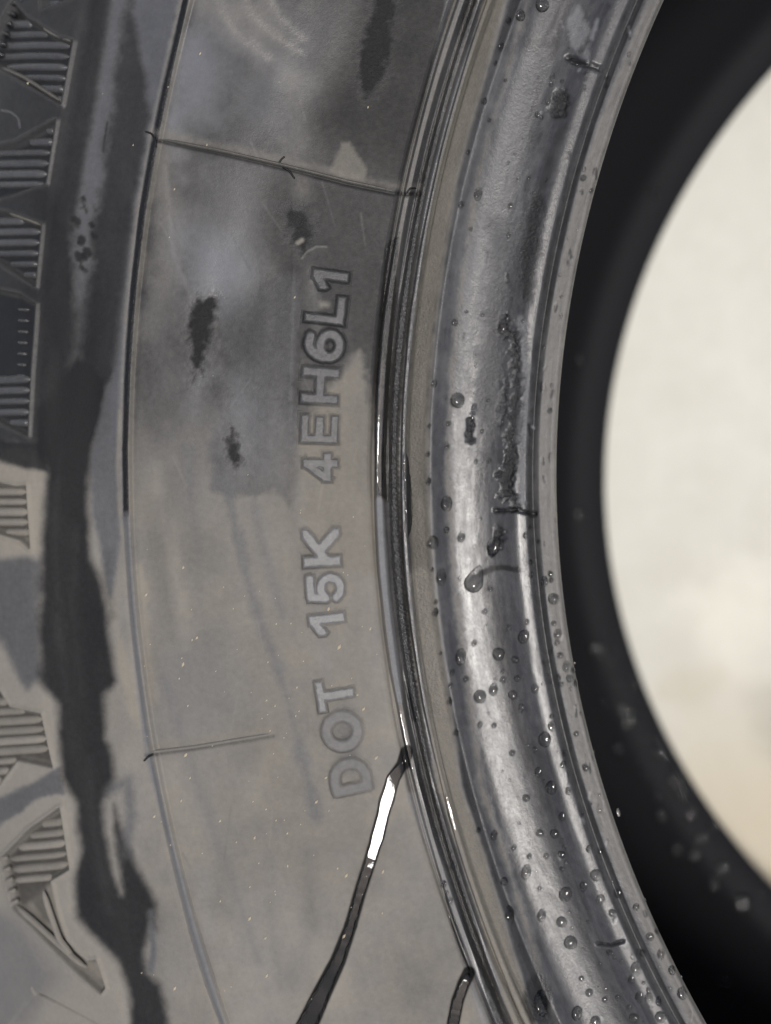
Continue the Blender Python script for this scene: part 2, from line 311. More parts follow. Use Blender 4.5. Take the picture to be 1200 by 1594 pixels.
put(mask_line([(748, 893), (762, 886), (780, 883), (806, 888)], 10, 3, 2, 3), 1, dust=.0, gloss=.35)
put(mask_line([(770, 850), (786, 838)], 8, 4, 2, 3), 1, dust=.05, gloss=.7)
put(mask_line([(760, 915), (772, 950), (780, 1010), (790, 1060), (800, 1110), (820, 1170), (846, 1260)], 16, 9, 8, 7), .7, dust=.10, gloss=.45, warm=.3)
put(mask_line([(838, 1180), (862, 1300), (890, 1400), (930, 1500), (970, 1594)], 20, 14, 8, 5), .6, dust=.12, gloss=.5, warm=.1)
put(mask_poly([(700, 60), (850, 90), (800, 330), (760, 480), (720, 640), (690, 640), (700, 400)], 30, 20, 8), .5, dust=.5, gloss=.5, scuff=.15)
put(mask_poly([(760, 330), (800, 360), (792, 520), (790, 640), (750, 720), (740, 600), (752, 470)], 16, 14, 8), .6, dust=.3, gloss=.38, scuff=.35)
put(mask_poly([(900, 10), (920, 50), (915, 95), (890, 70), (884, 30)], 5, 4, 6), .8, dust=.7, gloss=.4, scuff=.3, h=.08)
put(mask_line([(948, 10), (925, 50), (905, 80)], 7, 3, 2, 4), .8, dust=.12)
put(mask_line([(930, 30), (922, 60)], 5, 3, 2, 3), .8, dust=.85)
put(mask_poly([(820, 1530), (838, 1510), (860, 1540), (855, 1594), (825, 1594), (815, 1560)], 6, 3, 4), .8, dust=.08, gloss=.8, scuff=.5)
for i in range(60):                                        # flecks and pits strewn along the bead
    t = random.random(); y = -20 + t * 1640
    x = float(np.interp(y, [p[1] for p in TOEC], [p[0] for p in TOEC])) - random.choice([random.uniform(6, 60), random.uniform(20, 170)])
    a = random.uniform(-.5, .5)
    put(mask_line([(x, y), (x + 6 * a, y + random.uniform(2, 16))], random.uniform(2, 5), 2, 1, 3), .8, dust=random.choice([.05, .05, .85]), h=random.choice([-.12, .06]), gloss=.5)

# moulding lines across the wall
for p, hh in (([(240, 214), (330, 232), (436, 256), (540, 282), (615, 297), (650, 298)], .42), ([(226, 1172), (300, 1162), (380, 1150), (425, 1142)], .30)):
    put(mask_line([(x, y + 4.5) for x, y in p], 5, 2.5), .9, dust=.04 if hh > .4 else .3, gloss=.3, h=-.3 if hh > .4 else -.12)
    put(mask_line([(x, y - 8) for x, y in p], 9, 8, 4, 3), .5, dust=.7, warm=1, gloss=.2)

RIV1 = [(634, 1170), (626, 1192), (612, 1212), (600, 1252), (588, 1300), (574, 1346), (560, 1390), (546, 1440), (526, 1495), (500, 1548), (476, 1600), (456, 1640)]
RIV2 = [(730, 1514), (722, 1530), (712, 1558), (704, 1600), (698, 1640)]
put(mask_line(RIV1[:8], 20, 2), 1, dust=.0, gloss=.0); put(mask_line(RIV1[7:], 20, 2, w1=38), 1, dust=.0, gloss=.0); put(mask_line(RIV2, 20, 2), 1, dust=.0, gloss=.0)
NAMED = [(712, 623, 12, 0, 'big round water drop alone on the blue-grey middle of the bead'),
         (738, 906, 15, 'T', 'largest water drop, pear shaped with a dark tail, below the cut on the bead'),
         (674, 844, 10, 1, 'round water drop at the edge of the brown band beside the rim groove'),
         (687, 898, 9, 6, 'tall oval water drop just below the round drop by the brown band'),
         (695, 784, 10, 2, 'pale flat round water drop on the dusty stripe above the pear shaped drop'),
         (768, 850, 11, 7, 'smeared water drop between the dark cut and the pear shaped drop'),
         (782, 508, 8, 8, 'bright elongated water drop at the top of the torn black scuff'),
         (844, 8, 11, 3, 'round water drop at the very top end of the bead'),
         (810, 24, 8, 4, 'dark round water drop second from the top end of the bead'),
         (815, 991, 9, 5, 'round water drop on the bright ridge of the bead right of the pear shaped drop'),
         (717, 1022, 9, 6, 'oval water drop on the dusty stripe left of the pair of dark drops'),
         (776, 1018, 10, 0, 'dark double water drop on the black run under the pear shaped drop'),
         (747, 1084, 10, 1, 'large round water drop on the blue-grey slope beside a smaller one'),
         (848, 1151, 10, 2, 'large round water drop on the bright ridge near the lower half of the bead'),
         (862, 932, 9, 3, 'flat clear water drop on the dusty lip beside the hole'),
         (888, 1467, 10, 4, 'large dark water drop left of the short black cut at the lower end'),
         (880, 1392, 10, 5, 'wide water drop in the dark furrow above the large dark drop'),
         (927, 1362, 9, 0, 'large water drop on the bright ridge at the lower end of the bead'),
         (794, 1423, 9, 6, 'dark round water drop on the left edge of the lower bead by the brown band'),
         (842, 1562, 13, 7, 'irregular wet bead of water on the torn patch at the bottom end')]
SMALL = """792 32 5;780 72 5;754 157 5;744 302 7;718 319 5;771 98 3;787 125 3;860 119 4;875 126 3;837 178 5;853 158 4;843 183 3;823 277 3;794 320 4;729 237 3;762 187 3;733 356 3;921 297 4;908 277 5
676 597 5;708 502 5;668 663 3;666 707 4;667 749 5;698 659 4;696 695 4;751 490 3;760 623 3;750 671 3;761 717 4;789 493 4;856 639 4;741 718 3;726 485 3
718 836 6;763 916 4;695 825 5;678 953 6;678 937 4;673 887 3;754 952 4;738 1001 4;802 1027 6;768 1073 7;725 1057 5;805 1056 5;783 1058 5;798 1082 7;811 1102 5;833 1072 6;859 1130 6;859 1115 4;747 1128 4;769 1129 4;797 1172 5;832 1167 4;710 1140 5;700 1092 5;702 1067 4;704 1047 4;686 1017 3;847 905 6;857 893 4;858 903 4;827 895 4;826 875 4;818 833 4;838 843 3;868 987 6;872 1020 5;882 1037 6;892 1043 5;887 1056 6;896 1063 5;873 1065 4;792 977 4;820 968 4;782 1045 3;862 970 4;867 1000 4;897 1142 4;910 1193 4;877 1190 5;878 1173 4
838 1202 6;858 1226 9;885 1231 5;819 1242 6;875 1271 5;840 1297 6;863 1298 7;769 1300 6;745 1292 4;800 1320 4;824 1333 4;850 1333 4;874 1330 6;819 1357 8;785 1372 6;875 1353 4;917 1321 5;935 1325 5;908 1380 6;962 1390 7;935 1400 6;953 1421 6;843 1425 7;874 1435 8;915 1435 3;990 1412 5;1012 1458 6;1029 1485 6;1046 1510 6;990 1508 8;949 1483 5;983 1525 5;905 1523 4;917 1545 6;941 1556 4;962 1553 4;995 1552 6;1010 1554 7;1025 1559 5;1002 1530 3;1010 1541 4;1028 1583 8;987 1585 8;898 1577 9;927 1590 8;979 1569 4;1062 1546 8;962 1265 5;912 1196 5;840 1383 3;906 1267 3;1000 1483 6;690 1377 5;695 1390 3;702 1402 4;705 1348 6"""
pts_ = [tuple(map(float, s.split())) for s in SMALL.replace('\n', ';').split(';')]
for x, y, r_, *_q in NAMED + pts_:
    put(mask_line([(x - .3 * r_, y + .3 * r_), (x + .2 * r_, y - .2 * r_)], 1.35 * r_, 2.5), .75, dust=.06, gloss=.3)
def sample(layer, x, y):
    x = np.clip(x - X0, 0, NX - 2.001); y = np.clip(y - Y0, 0, NY - 2.001)
    xi = x.astype(int); yi = y.astype(int); fx = x - xi; fy = y - yi; A = L[layer]
    return (A[yi, xi] * (1 - fx) + A[yi, xi + 1] * fx) * (1 - fy) + (A[yi + 1, xi] * (1 - fx) + A[yi + 1, xi + 1] * fx) * fy

# ------------------------------------------------------------------ materials
def node(t, kind, **kw):
    n = t.nodes.new(kind)
    for k, v in kw.items(): setattr(n, k, v)
    return n
def math_(t, op, a, b=None, c=None):
    n = node(t, 'ShaderNodeMath', operation=op)
    for i, v in enumerate((a, b, c)):
        if v is None: continue
        if isinstance(v, (int, float)): n.inputs[i].default_value = v
        else: t.links.new(v, n.inputs[i])
    return n.outputs[0]
def mixc(t, f, a, b):
    n = node(t, 'ShaderNodeMix', data_type='RGBA')
    for s, v in ((n.inputs[0], f), (n.inputs[6], a), (n.inputs[7], b)):
        if isinstance(v, (int, float, tuple)): s.default_value = v
        else: t.links.new(v, s)
    return n.outputs[2]
def noise(t, vec, scale, detail=4, rough=.6):
    n = node(t, 'ShaderNodeTexNoise'); n.inputs['Scale'].default_value = scale
    n.inputs['Detail'].default_value = detail; n.inputs['Roughness'].default_value = rough
    if vec is not None: t.links.new(vec, n.inputs['Vector'])
    return n.outputs['Fac']
def rubber_material(name, painted=True, dust=.3, gloss=.3, spec=.62, base=(.0115, .0112, .0112, 1)):
    m = bpy.data.materials.new(name); m.use_nodes = True; t = m.node_tree; b = t.nodes['Principled BSDF']
    tc = node(t, 'ShaderNodeTexCoord').outputs['Object']
    if painted:
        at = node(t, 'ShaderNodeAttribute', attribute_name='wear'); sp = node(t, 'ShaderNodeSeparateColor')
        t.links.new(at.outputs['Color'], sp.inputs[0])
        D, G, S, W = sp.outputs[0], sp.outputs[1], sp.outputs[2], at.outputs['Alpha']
    else:
        v = [node(t, 'ShaderNodeValue') for i in range(4)]
        for q, x in zip(v, (dust, gloss, .1, .3)): q.outputs[0].default_value = x
        D, G, S, W = [q.outputs[0] for q in v]
    nf = noise(t, tc, 900, 6, .65); ng = noise(t, tc, 5200, 3, .6); nb = noise(t, tc, 170, 5, .6)
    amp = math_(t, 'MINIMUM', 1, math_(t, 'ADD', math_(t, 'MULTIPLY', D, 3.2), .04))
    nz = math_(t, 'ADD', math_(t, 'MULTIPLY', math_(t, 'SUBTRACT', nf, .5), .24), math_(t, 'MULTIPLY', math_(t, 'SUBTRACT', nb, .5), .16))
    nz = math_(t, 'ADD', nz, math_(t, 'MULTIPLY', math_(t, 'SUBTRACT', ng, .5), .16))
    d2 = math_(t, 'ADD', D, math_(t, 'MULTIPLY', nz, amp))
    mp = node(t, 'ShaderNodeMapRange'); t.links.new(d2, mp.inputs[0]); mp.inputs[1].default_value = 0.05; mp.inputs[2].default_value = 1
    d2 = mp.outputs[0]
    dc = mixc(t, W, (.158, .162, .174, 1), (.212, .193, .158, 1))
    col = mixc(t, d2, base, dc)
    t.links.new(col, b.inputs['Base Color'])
    g2 = math_(t, 'ADD', G, math_(t, 'MULTIPLY', math_(t, 'SUBTRACT', nf, .5), .18))
    mr = node(t, 'ShaderNodeMapRange'); t.links.new(g2, mr.inputs[0]); mr.inputs[3].default_value = .70; mr.inputs[4].default_value = .07
    t.links.new(mr.outputs[0], b.inputs['Roughness'])
    sp_ = node(t, 'ShaderNodeMapRange'); t.links.new(g2, sp_.inputs[0]); sp_.inputs[3].default_value = .08; sp_.inputs[4].default_value = spec
    t.links.new(sp_.outputs[0], b.inputs['Specular IOR Level'])
    # fine relief: rubber grain, and coarse tearing where scuffed
    nc = noise(t, tc, 1500, 4, .7)
    h = math_(t, 'ADD', math_(t, 'MULTIPLY', ng, math_(t, 'ADD', math_(t, 'MULTIPLY', S, .00016), .00004)), math_(t, 'MULTIPLY', nc, math_(t, 'ADD', math_(t, 'MULTIPLY', S, .00045), math_(t, 'MULTIPLY', math_(t, 'SUBTRACT', 1.05, G), .00009))))
    bp = node(t, 'ShaderNodeBump'); bp.inputs['Strength'].default_value = .8; bp.inputs['Distance'].default_value = 1
    t.links.new(h, bp.inputs['Height']); t.links.new(bp.outputs[0], b.inputs['Normal'])
    return m
RUB = rubber_material('worn_rubber'); RIN = rubber_material('inner_rubber', False, .0, .12, .12, (.0105, .011, .0128, 1)); RTR = rubber_material('tread_rubber', False, .3, .1)
def water_material(name, body):
    m = bpy.data.materials.new(name); m.use_nodes = True; t = m.node_tree; t.nodes.clear()
    out = node(t, 'ShaderNodeOutputMaterial'); fr = node(t, 'ShaderNodeFresnel'); fr.inputs[0].default_value = 1.42
    gl = node(t, 'ShaderNodeBsdfGlossy'); gl.inputs['Roughness'].default_value = .03
    tr = node(t, 'ShaderNodeBsdfTransparent'); rf = node(t, 'ShaderNodeBsdfRefraction'); rf.inputs['IOR'].default_value = 1.333; rf.inputs['Roughness'].default_value = 0
    a = node(t, 'ShaderNodeMixShader'); a.inputs[0].default_value = body; t.links.new(tr.outputs[0], a.inputs[1]); t.links.new(rf.outputs[0], a.inputs[2])
    b = node(t, 'ShaderNodeMixShader'); t.links.new(fr.outputs[0], b.inputs[0]); t.links.new(a.outputs[0], b.inputs[1]); t.links.new(gl.outputs[0], b.inputs[2])
    t.links.new(b.outputs[0], out.inputs[0])
    return m
WAT = water_material('clear_water', .55); FILM = water_material('water_sheet', 0)
def ground_material():
    m = bpy.data.materials.new('concrete'); m.use_nodes = True; t = m.node_tree; b = t.nodes['Principled BSDF']
    tc = node(t, 'ShaderNodeTexCoord').outputs['Object']
    a = noise(t, tc, 5.5, 4, .5); f = noise(t, tc, 60, 6, .7)
    c = mixc(t, a, (.52, .50, .44, 1), (.72, .74, .70, 1)); c = mixc(t, math_(t, 'MULTIPLY', f, .5), c, (.40, .37, .31, 1))
    for cx_, cy_, r0, k, colr in ((-.165, -.125, .085, .75, (.50, .44, .33, 1)), (-.150, -.074, .030, .75, (.36, .35, .30, 1)), (-.168, -.030, .034, .35, (.80, .78, .70, 1)), (-.19, -.055, .016, .5, (.46, .43, .34, 1)), (-.150, -.15, .04, .6, (.40, .35, .25, 1))):   # round darker, browner and brighter patches on the slab
        vd = node(t, 'ShaderNodeVectorMath', operation='DISTANCE'); t.links.new(tc, vd.inputs[0]); vd.inputs[1].default_value = (cx_, cy_, 0)
        q = node(t, 'ShaderNodeMapRange', interpolation_type='SMOOTHSTEP'); q.inputs[1].default_value = r0; q.inputs[2].default_value = r0 * .15; q.inputs[3].default_value = 0; q.inputs[4].default_value = k
        t.links.new(math_(t, 'ADD', vd.outputs['Value'], math_(t, 'MULTIPLY', math_(t, 'SUBTRACT', noise(t, tc, 60, 3, .5), .5), .03)), q.inputs[0]); c = mixc(t, q.outputs[0], c, colr)
    t.links.new(c, b.inputs['Base Color']); b.inputs['Roughness'].default_value = .85
    bp = node(t, 'ShaderNodeBump'); bp.inputs['Strength'].default_value = .4; bp.inputs['Distance'].default_value = .004
    t.links.new(f, bp.inputs['Height']); t.links.new(bp.outputs[0], b.inputs['Normal'])
    return m
CON = ground_material()
GRT = bpy.data.materials.new('pale_grit'); GRT.use_nodes = True
GRT.node_tree.nodes['Principled BSDF'].inputs['Base Color'].default_value = (.46, .39, .28, 1)
GRT.node_tree.nodes['Principled BSDF'].inputs['Roughness'].default_value = .4

# ------------------------------------------------------------------ mesh helpers
def mesh_np(name, V, F, mat, wear=None, smooth=True):
    me = bpy.data.meshes.new(name); F = np.asarray(F, np.int32); k = F.shape[1]
    me.vertices.add(len(V)); me.vertices.foreach_set('co', np.asarray(V, np.float32).ravel())
    me.loops.add(F.size); me.loops.foreach_set('vertex_index', F.ravel())
    me.polygons.add(len(F)); me.polygons.foreach_set('loop_start', np.arange(0, F.size, k, dtype=np.int32))
    try: me.polygons.foreach_set('loop_total', np.full(len(F), k, np.int32))
    except Exception: pass
    me.update(calc_edges=True)
    me.polygons.foreach_set('use_smooth', np.full(len(F), smooth))
    if wear is not None:
        a = me.attributes.new('wear', 'FLOAT_COLOR', 'POINT'); a.data.foreach_set('color', np.asarray(wear, np.float32).ravel())
    me.materials.append(mat); me.validate(); me.update()
    return me
def link(name, me, parent=None):
    o = bpy.data.objects.new(name, me); COL.objects.link(o)
    if parent is not None: o.parent = parent
    return o
def grid_faces(nu, nv, closed=False):
    i = np.arange(nu if closed else nu - 1)[:, None]; j = np.arange(nv - 1)[None]
    a = i * nv + j; b = ((i + 1) % nu) * nv + j
    return np.stack([a, b, b + 1, a + 1], -1).reshape(-1, 4)

# ------------------------------------------------------------------ the tyre
tyre = bpy.data.objects.new('tyre', None); COL.objects.link(tyre); tyre.matrix_world = TYRE_M
tyre['label'] = 'large worn black rubber tyre, dusty and half wet, leaning over pale concrete'; tyre['category'] = 'tyre'

th = np.concatenate([np.arange(math.pi - .50, math.pi + .52, .00088), np.linspace(math.pi + .52, 3 * math.pi - .50, 70)[1:-1]])
def r_samples(a, b):
    out = [a]
    while out[-1] < b - 1e-4:
        f = np.interp(out[-1], RF, fine); out.append(out[-1] + (.00008 if f > .3 else .00021))
    out[-1] = b
    return np.array(out)
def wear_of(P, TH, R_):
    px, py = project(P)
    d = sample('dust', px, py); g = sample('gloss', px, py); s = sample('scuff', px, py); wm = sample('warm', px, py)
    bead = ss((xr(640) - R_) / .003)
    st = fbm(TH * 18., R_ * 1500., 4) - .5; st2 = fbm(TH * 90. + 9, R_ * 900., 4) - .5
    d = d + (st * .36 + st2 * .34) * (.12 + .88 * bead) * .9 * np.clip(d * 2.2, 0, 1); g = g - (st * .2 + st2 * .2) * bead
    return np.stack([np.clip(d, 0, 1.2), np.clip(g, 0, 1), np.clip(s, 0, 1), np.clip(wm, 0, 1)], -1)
def face_part(name, xa, xb):
    R_ = r_samples(xr(xa) if xa < 866 else R_TOE, xr(xb) if xb > -190 else R_OUT)
    nv = len(R_); T, RR = np.meshgrid(th, R_, indexing='ij'); Z = np.interp(RR, RF, ZF); s = np.interp(RR, RF, SLOPE)
    P = np.stack([RR * np.cos(T), RR * np.sin(T), Z], -1).reshape(-1, 3)
    T = T.ravel(); RR = RR.ravel(); s = s.ravel()
    px, py = project(P); vis = ((px > X0 + 4) & (px < X0 + NX - 4) & (py > Y0 + 4) & (py < Y0 + NY - 4) & (np.cos(T) < -.7))
    h = np.where(vis, sample('h', px, py), 0) * 1e-3
    bead = ss((xr(640) - RR) / .003); sc = np.where(vis, sample('scuff', px, py), 0)
    h = h + swell(T % (2 * math.pi), RR) + (fbm(T * 700., RR * 2600., 3) - .5) * .00032 * np.clip(sc, 0, 1)
    if name == 'rim_rib':
        kn = ((RR < xr(606)) & (RR > xr(623))) * np.clip(1.3 - np.abs(py - 800) / 420., 0, 1)
        h = h + kn * np.where(vis, 1, 0) * (.00011 * np.sin(T * 1500 + RR * 5200 + 5 * fbm(T * 300, RR * 900, 2)) + (fbm(T * 900., RR * 4000., 3) - .5) * .00045)
    q = np.sqrt(1 + s * s); n = np.stack([-s * np.cos(T) / q, -s * np.sin(T) / q, 1 / q], -1)
    edge = np.ones(nv); edge[0] = edge[-1] = 0
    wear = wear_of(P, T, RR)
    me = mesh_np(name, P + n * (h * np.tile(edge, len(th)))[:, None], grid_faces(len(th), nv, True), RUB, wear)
    return link(name, me, tyre)
face_part('sidewall', 581, -190)
face_part('rim_rib', 603, 581)
face_part('rim_rib', 622, 603)
face_part('rim_rib', 635, 622)
face_part('bead', 866, 635)

TH2 = np.linspace(0, 2 * math.pi, 360, endpoint=False)
def lathe(name, prof, mat, parent=tyre):
    A = np.array(prof); t = np.linspace(0, 1, len(A)); tt = np.linspace(0, 1, len(A) * 5)
    A = np.stack([gs(np.interp(tt, t, A[:, k]), 1.6) for k in (0, 1)], -1)
    A[0], A[-1] = prof[0], prof[-1]
    T, R_ = np.meshgrid(TH2, A[:, 0], indexing='ij'); _, Zq = np.meshgrid(TH2, A[:, 1], indexing='ij')
    P = np.stack([R_ * np.cos(T), R_ * np.sin(T), Zq], -1).reshape(-1, 3)
    return link(name, mesh_np(name, P, grid_faces(360, len(A), True), mat), parent)
W = .16636; mid = -W / 2
lathe('inner_liner', [(R_TOE, 0), (R_TOE + .0003, -.0006), (R_TOE + .0035, -.003), (.226, -.0065), (.236, -.001), (.255, .006), (.285, .0135), (.315, .012), (.335, -.01), (.340, -.05), (.341, mid),
                      (.340, -W + .05), (.335, -W + .01), (.315, -W - .012), (.285, -W - .0135), (.255, -W - .006), (.236, -W + .001), (.226, -W + .0062), (.2175, -W + .003), (.2141, -W)], RIN)
lathe('far_bead', [(.2141, -W), (.2150, -W - .0015), (.2185, -W - .0032), (.226, -W - .0025), (.237, -W - .009), (.2455, -W - .0130)], RIN)
lathe('far_sidewall', [(.2455, -W - .0130), (.262, -W - .0175), (.28, -W - .022), (.30, -W - .025), (.325, -W - .024), (.345, -W - .012), (R_OUT, -W - .003)], RTR)
lathe('tread', [(R_OUT, ZF[-1]), (R_OUT + .004, -.004), (R_OUT + .010, -.02), (R_OUT + .011, -.04), (R_OUT + .005, -.041), (R_OUT + .005, -.050), (R_OUT + .012, -.051), (R_OUT + .012, mid - .012), (R_OUT + .006, mid - .013), (R_OUT + .006, mid + .0 - .02), (R_OUT + .012, mid - .021),
                (R_OUT + .011, -W + .04), (R_OUT + .010, -W + .015), (R_OUT + .004, -W + .003), (R_OUT, -W - .003)], RTR)

# ------------------------------------------------------------------ raised characters
def arc(cx, cy, rx, ry, a0, a1, n=14):
    return [(cx + rx * math.cos(math.radians(a0 + (a1 - a0) * i / n)), cy + ry * math.sin(math.radians(a0 + (a1 - a0) * i / n))) for i in range(n + 1)]
GLY = {  # strokes in a box of width w, height 1
    'D': [[(.11, .11), (.11, .89), (.36, .89)] + arc(.36, .5, .36, .39, 90, -90) + [(.11, .11)]],
    'O': [arc(.46, .5, .35, .39, 0, 360, 28)],
    'T': [[(.10, .89), (.74, .89)], [(.42, .11), (.42, .89)]],
    '1': [[(.10, .66), (.40, .89), (.40, .11)]],
    '5': [[(.68, .89), (.20, .89), (.15, .50), (.24, .56)] + arc(.40, .36, .28, .26, 100, -150, 18)],
    'K': [[(.11, .11), (.11, .89)], [(.70, .89), (.16, .42)], [(.34, .56), (.72, .11)]],
    '4': [[(.54, .11), (.54, .89), (.10, .32), (.74, .32)]],
    'E': [[(.66, .89), (.11, .89), (.11, .11), (.66, .11)], [(.11, .5), (.60, .5)]],
    'H': [[(.11, .11), (.11, .89)], [(.72, .11), (.72, .89)], [(.11, .5), (.72, .5)]],
    '6': [arc(.40, .35, .28, .25, 0, 360, 24), [(.60, .86), (.42, .89)] + arc(.47, .45, .36, .44, 95, 175, 12)],
    'L': [[(.11, .89), (.11, .11), (.66, .11)]]}
GW = {'D': .83, 'O': .92, 'T': .84, '1': .52, '5': .79, 'K': .83, '4': .85, 'E': .77, 'H': .83, '6': .79, 'L': .77}
CH = [('D', 545, 1208, 63, 54), ('O', 532.5, 1138, 63, 62), ('T', 522, 1081, 61, 51), ('1', 509.5, 972, 59, 36), ('5', 506.5, 916.5, 59, 47), ('K', 500.5, 852, 61, 62),
      ('4', 499, 727.5, 58, 47), ('E', 497.5, 668, 61, 46), ('H', 498.7, 600.5, 61, 59), ('6', 504.5, 538.5, 61, 50), ('L', 506.8, 482, 64, 46), ('1', 513.5, 437.5, 58, 33)]
tone = {0: (.64, .26, .4), 1: (.66, .28, .4), 2: (.66, .50, .3), 3: (.66, .54, .25), 4: (.66, .54, .25), 5: (.64, .52, .3), 6: (.42, .46, .35), 7: (.36, .46, .35), 8: (.30, .46, .2), 9: (.27, .46, .2), 10: (.25, .48, .2), 11: (.25, .46, .2)}
for i, (g, cx, cy, hp, wp) in enumerate(CH):
    n_u, n_v = 62, 70; gw = GW[g]
    U, V = np.meshgrid(np.linspace(-.16, gw + .16, n_u), np.linspace(-.16, 1.16, n_v), indexing='ij')
    half = .138; e = np.full(U.shape, -1e9)
    for st in GLY[g]:
        if len(st) > 6: e = np.maximum(e, half - segdist(U, V, st)); st = st[:2] if g in '5D' else []
        for (ax, ay), (bx, by) in zip(st[:-1], st[1:]):          # square ended bars, clipped to the box of the character
            l = math.hypot(bx - ax, by - ay); ux, uy = (bx - ax) / l, (by - ay) / l
            a_ = (U - ax) * ux + (V - ay) * uy - l / 2; b_ = (V - ay) * ux - (U - ax) * uy
            e = np.maximum(e, np.minimum(np.minimum(half - np.abs(b_), l / 2 + half * .98 - np.abs(a_)), np.minimum(np.minimum(U, gw - U), np.minimum(V, 1 - V))))
    d = half - e ; e = np.where(e > -.3, e, -.3)                                  # glyph-height units, positive inside
    wob = (fbm(U * 9 + i * 7, V * 9, 3) - .5) * .035
    hgt = ss((e + wob) / .12 + .50) * .00064
    worn = .85 if i < 2 else 1
    hgt = hgt * worn + (fbm(U * 5 + i, V * 5, 3) - .5) * .00005
    ax = math.atan2(740 - cy, 1990) * .9
    ou, ov = -(U - gw / 2) * (wp / gw), -(V - .5) * hp       # along the picture's y, x
    PX = cx + ov * math.cos(ax) + ou * math.sin(ax) * -1; PY = cy + ou * math.cos(ax) + ov * math.sin(ax)
    P = surf(PX, PY); nn = normal_at(P)
    keep = (e > -.12)
    hv = np.where(e.ravel() > -.12, hgt.ravel(), 0)
    skirt = np.where(e.ravel() < -.09, -.0005, 0.)
    V3 = P + nn * (hv + skirt + lift(P))[:, None]
    F = grid_faces(n_u, n_v)
    F = F[keep.ravel()[F].any(1)]
    used = np.unique(F); mapi = np.full(len(V3), -1); mapi[used] = np.arange(len(used))
    dd, gg, ww = tone[i]
    tp = ss((e.ravel() + .01) / .05)
    wr = np.stack([sample('dust', PX.ravel(), PY.ravel()), sample('gloss', PX.ravel(), PY.ravel()), 0 * tp + .1, sample('warm', PX.ravel(), PY.ravel())], -1)
    top = np.array([dd, gg, .12, ww])
    wr = wr * (1 - tp[:, None]) + top * tp[:, None]
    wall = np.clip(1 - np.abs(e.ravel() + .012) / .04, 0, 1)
    wr[:, 0] *= 1 - .5 * wall * np.clip((PX.ravel() - cx) / hp * -.6 + (PY.ravel() - cy) / wp + .35, 0, 1)  # shaded lower-left edge of the character, painted by darkening its dust
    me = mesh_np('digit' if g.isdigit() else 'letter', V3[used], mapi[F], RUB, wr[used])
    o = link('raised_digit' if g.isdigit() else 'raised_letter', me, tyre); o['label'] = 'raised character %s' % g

# ------------------------------------------------------------------ strips moulded on the wall (bars, seams, whiskers)
def strip(name, pts, width, height, wear, parent=tyre, sink=.0003, taper=True, n=None, base=0., na=6, mat=None, rise=None, flat=.55, wob=0.):
    pts = np.array(pts, float); s = np.concatenate([[0], np.cumsum(np.hypot(*np.diff(pts, axis=0).T))])
    n = n or max(4, int(s[-1] / 4)); t = np.linspace(0, s[-1], n)
    C = np.stack([np.interp(t, s, pts[:, k]) for k in (0, 1)], -1); d = np.gradient(C, axis=0); d /= np.linalg.norm(d, axis=1)[:, None] + 1e-9
    nr = np.stack([-d[:, 1], d[:, 0]], -1)
    wv = np.broadcast_to(np.asarray(width, float), (n,)) if np.ndim(width) < 1 else np.interp(np.linspace(0, 1, n), np.linspace(0, 1, len(width)), width)
    wv = wv * (1 + wob * (fbm(t / 9. + pts[0, 0], t * 0 + .5, 3) - .5) * 2)
    tp = np.minimum(1, np.minimum(np.arange(n), np.arange(n)[::-1]) / max(1, n * .12) + .25) if taper else np.ones(n)
    a = np.linspace(-1, 1, na * 2 + 1)
    hv = (np.cos(a * math.pi / 2).clip(0) ** flat) if flat > .2 else ss((1 - np.abs(a)) / .24)
    Q = C[:, None] + nr[:, None] * (a[None, :, None] * (wv * tp)[:, None, None] / 2)
    P = surf(Q[..., 0], Q[..., 1]); N = normal_at(P)
    hs = np.ones(n) if rise is None else np.interp(np.linspace(0, 1, n), np.linspace(0, 1, len(rise)), rise)
    if wob: hs = hs * (1 + .06 * (fbm(t / 7. + 3, t * 0 + .2, 3) - .5) * 2)
    H = (hv[None] * height * (tp * hs)[:, None] - sink + base).ravel()
    V3 = P + N * (H + lift(P))[:, None]
    me = mesh_np(name, V3, grid_faces(n, len(a))[:, ::-1], mat or RUB, np.tile(np.array(wear, float), (len(V3), 1)) if wear is not None else None)
    return me
WETB, DRYB = (.16, .62, .15, .3), (.86, .08, .1, .8)
WETB = (.34, .7, .15, .2)
def bars_in(poly, y0, y1, pitch, slope, wear, x_lo=-44):
    y = y0
    while y < y1:                                             # one bar per step, as long as the panel is wide there
        xs = np.arange(x_lo, 170.); ins = inside(xs, y + slope * (xs - 60), poly); run = []
        for x, a in zip(xs, ins):
            if a: run.append(x)
            elif run: break
        if len(run) > 13:
            a, b = run[0] + 3, run[-1] - 4; k = random.uniform(.86, 1.1)
            wv = np.array(wear) * np.array([random.uniform(.85, 1.12), 1, 1, 1])
            me = strip('hatch_bar', [(b, y + slope * (b - 60)), (a, y + slope * (a - 60))], 14.5 * k, .00125, wv, base=-.0013, n=16, flat=.42)
            link('hatch_bar', me, tyre)
        y += pitch
for pi, y0, y1, pt, sp_, wr_ in ((0, 34, 160, 17, -.01, WETB), (1, -30, 12, 17, 0, WETB), (2, 202, 300, 16.5, -.02, WETB), (3, 341, 440, 17, -.02, WETB), (4, 589, 680, 17, -.02, WETB),
                                 (5, 765, 850, 16, .0, DRYB), (6, 1090, 1230, 15.5, -.06, DRYB), (7, 1284, 1376, 17, -.08, DRYB)):
    bars_in(PANELS[pi], y0, y1, pt, sp_, wr_)
for k in range(7):                                            # short teeth along the tall soaked panel
    me = strip('hatch_tooth', [(22, 480 + k * 17.3), (40 - k * .8, 481 + k * 17.3)], 6, .0007, WETB, base=-.0009, n=8); link('hatch_tooth', me, tyre)
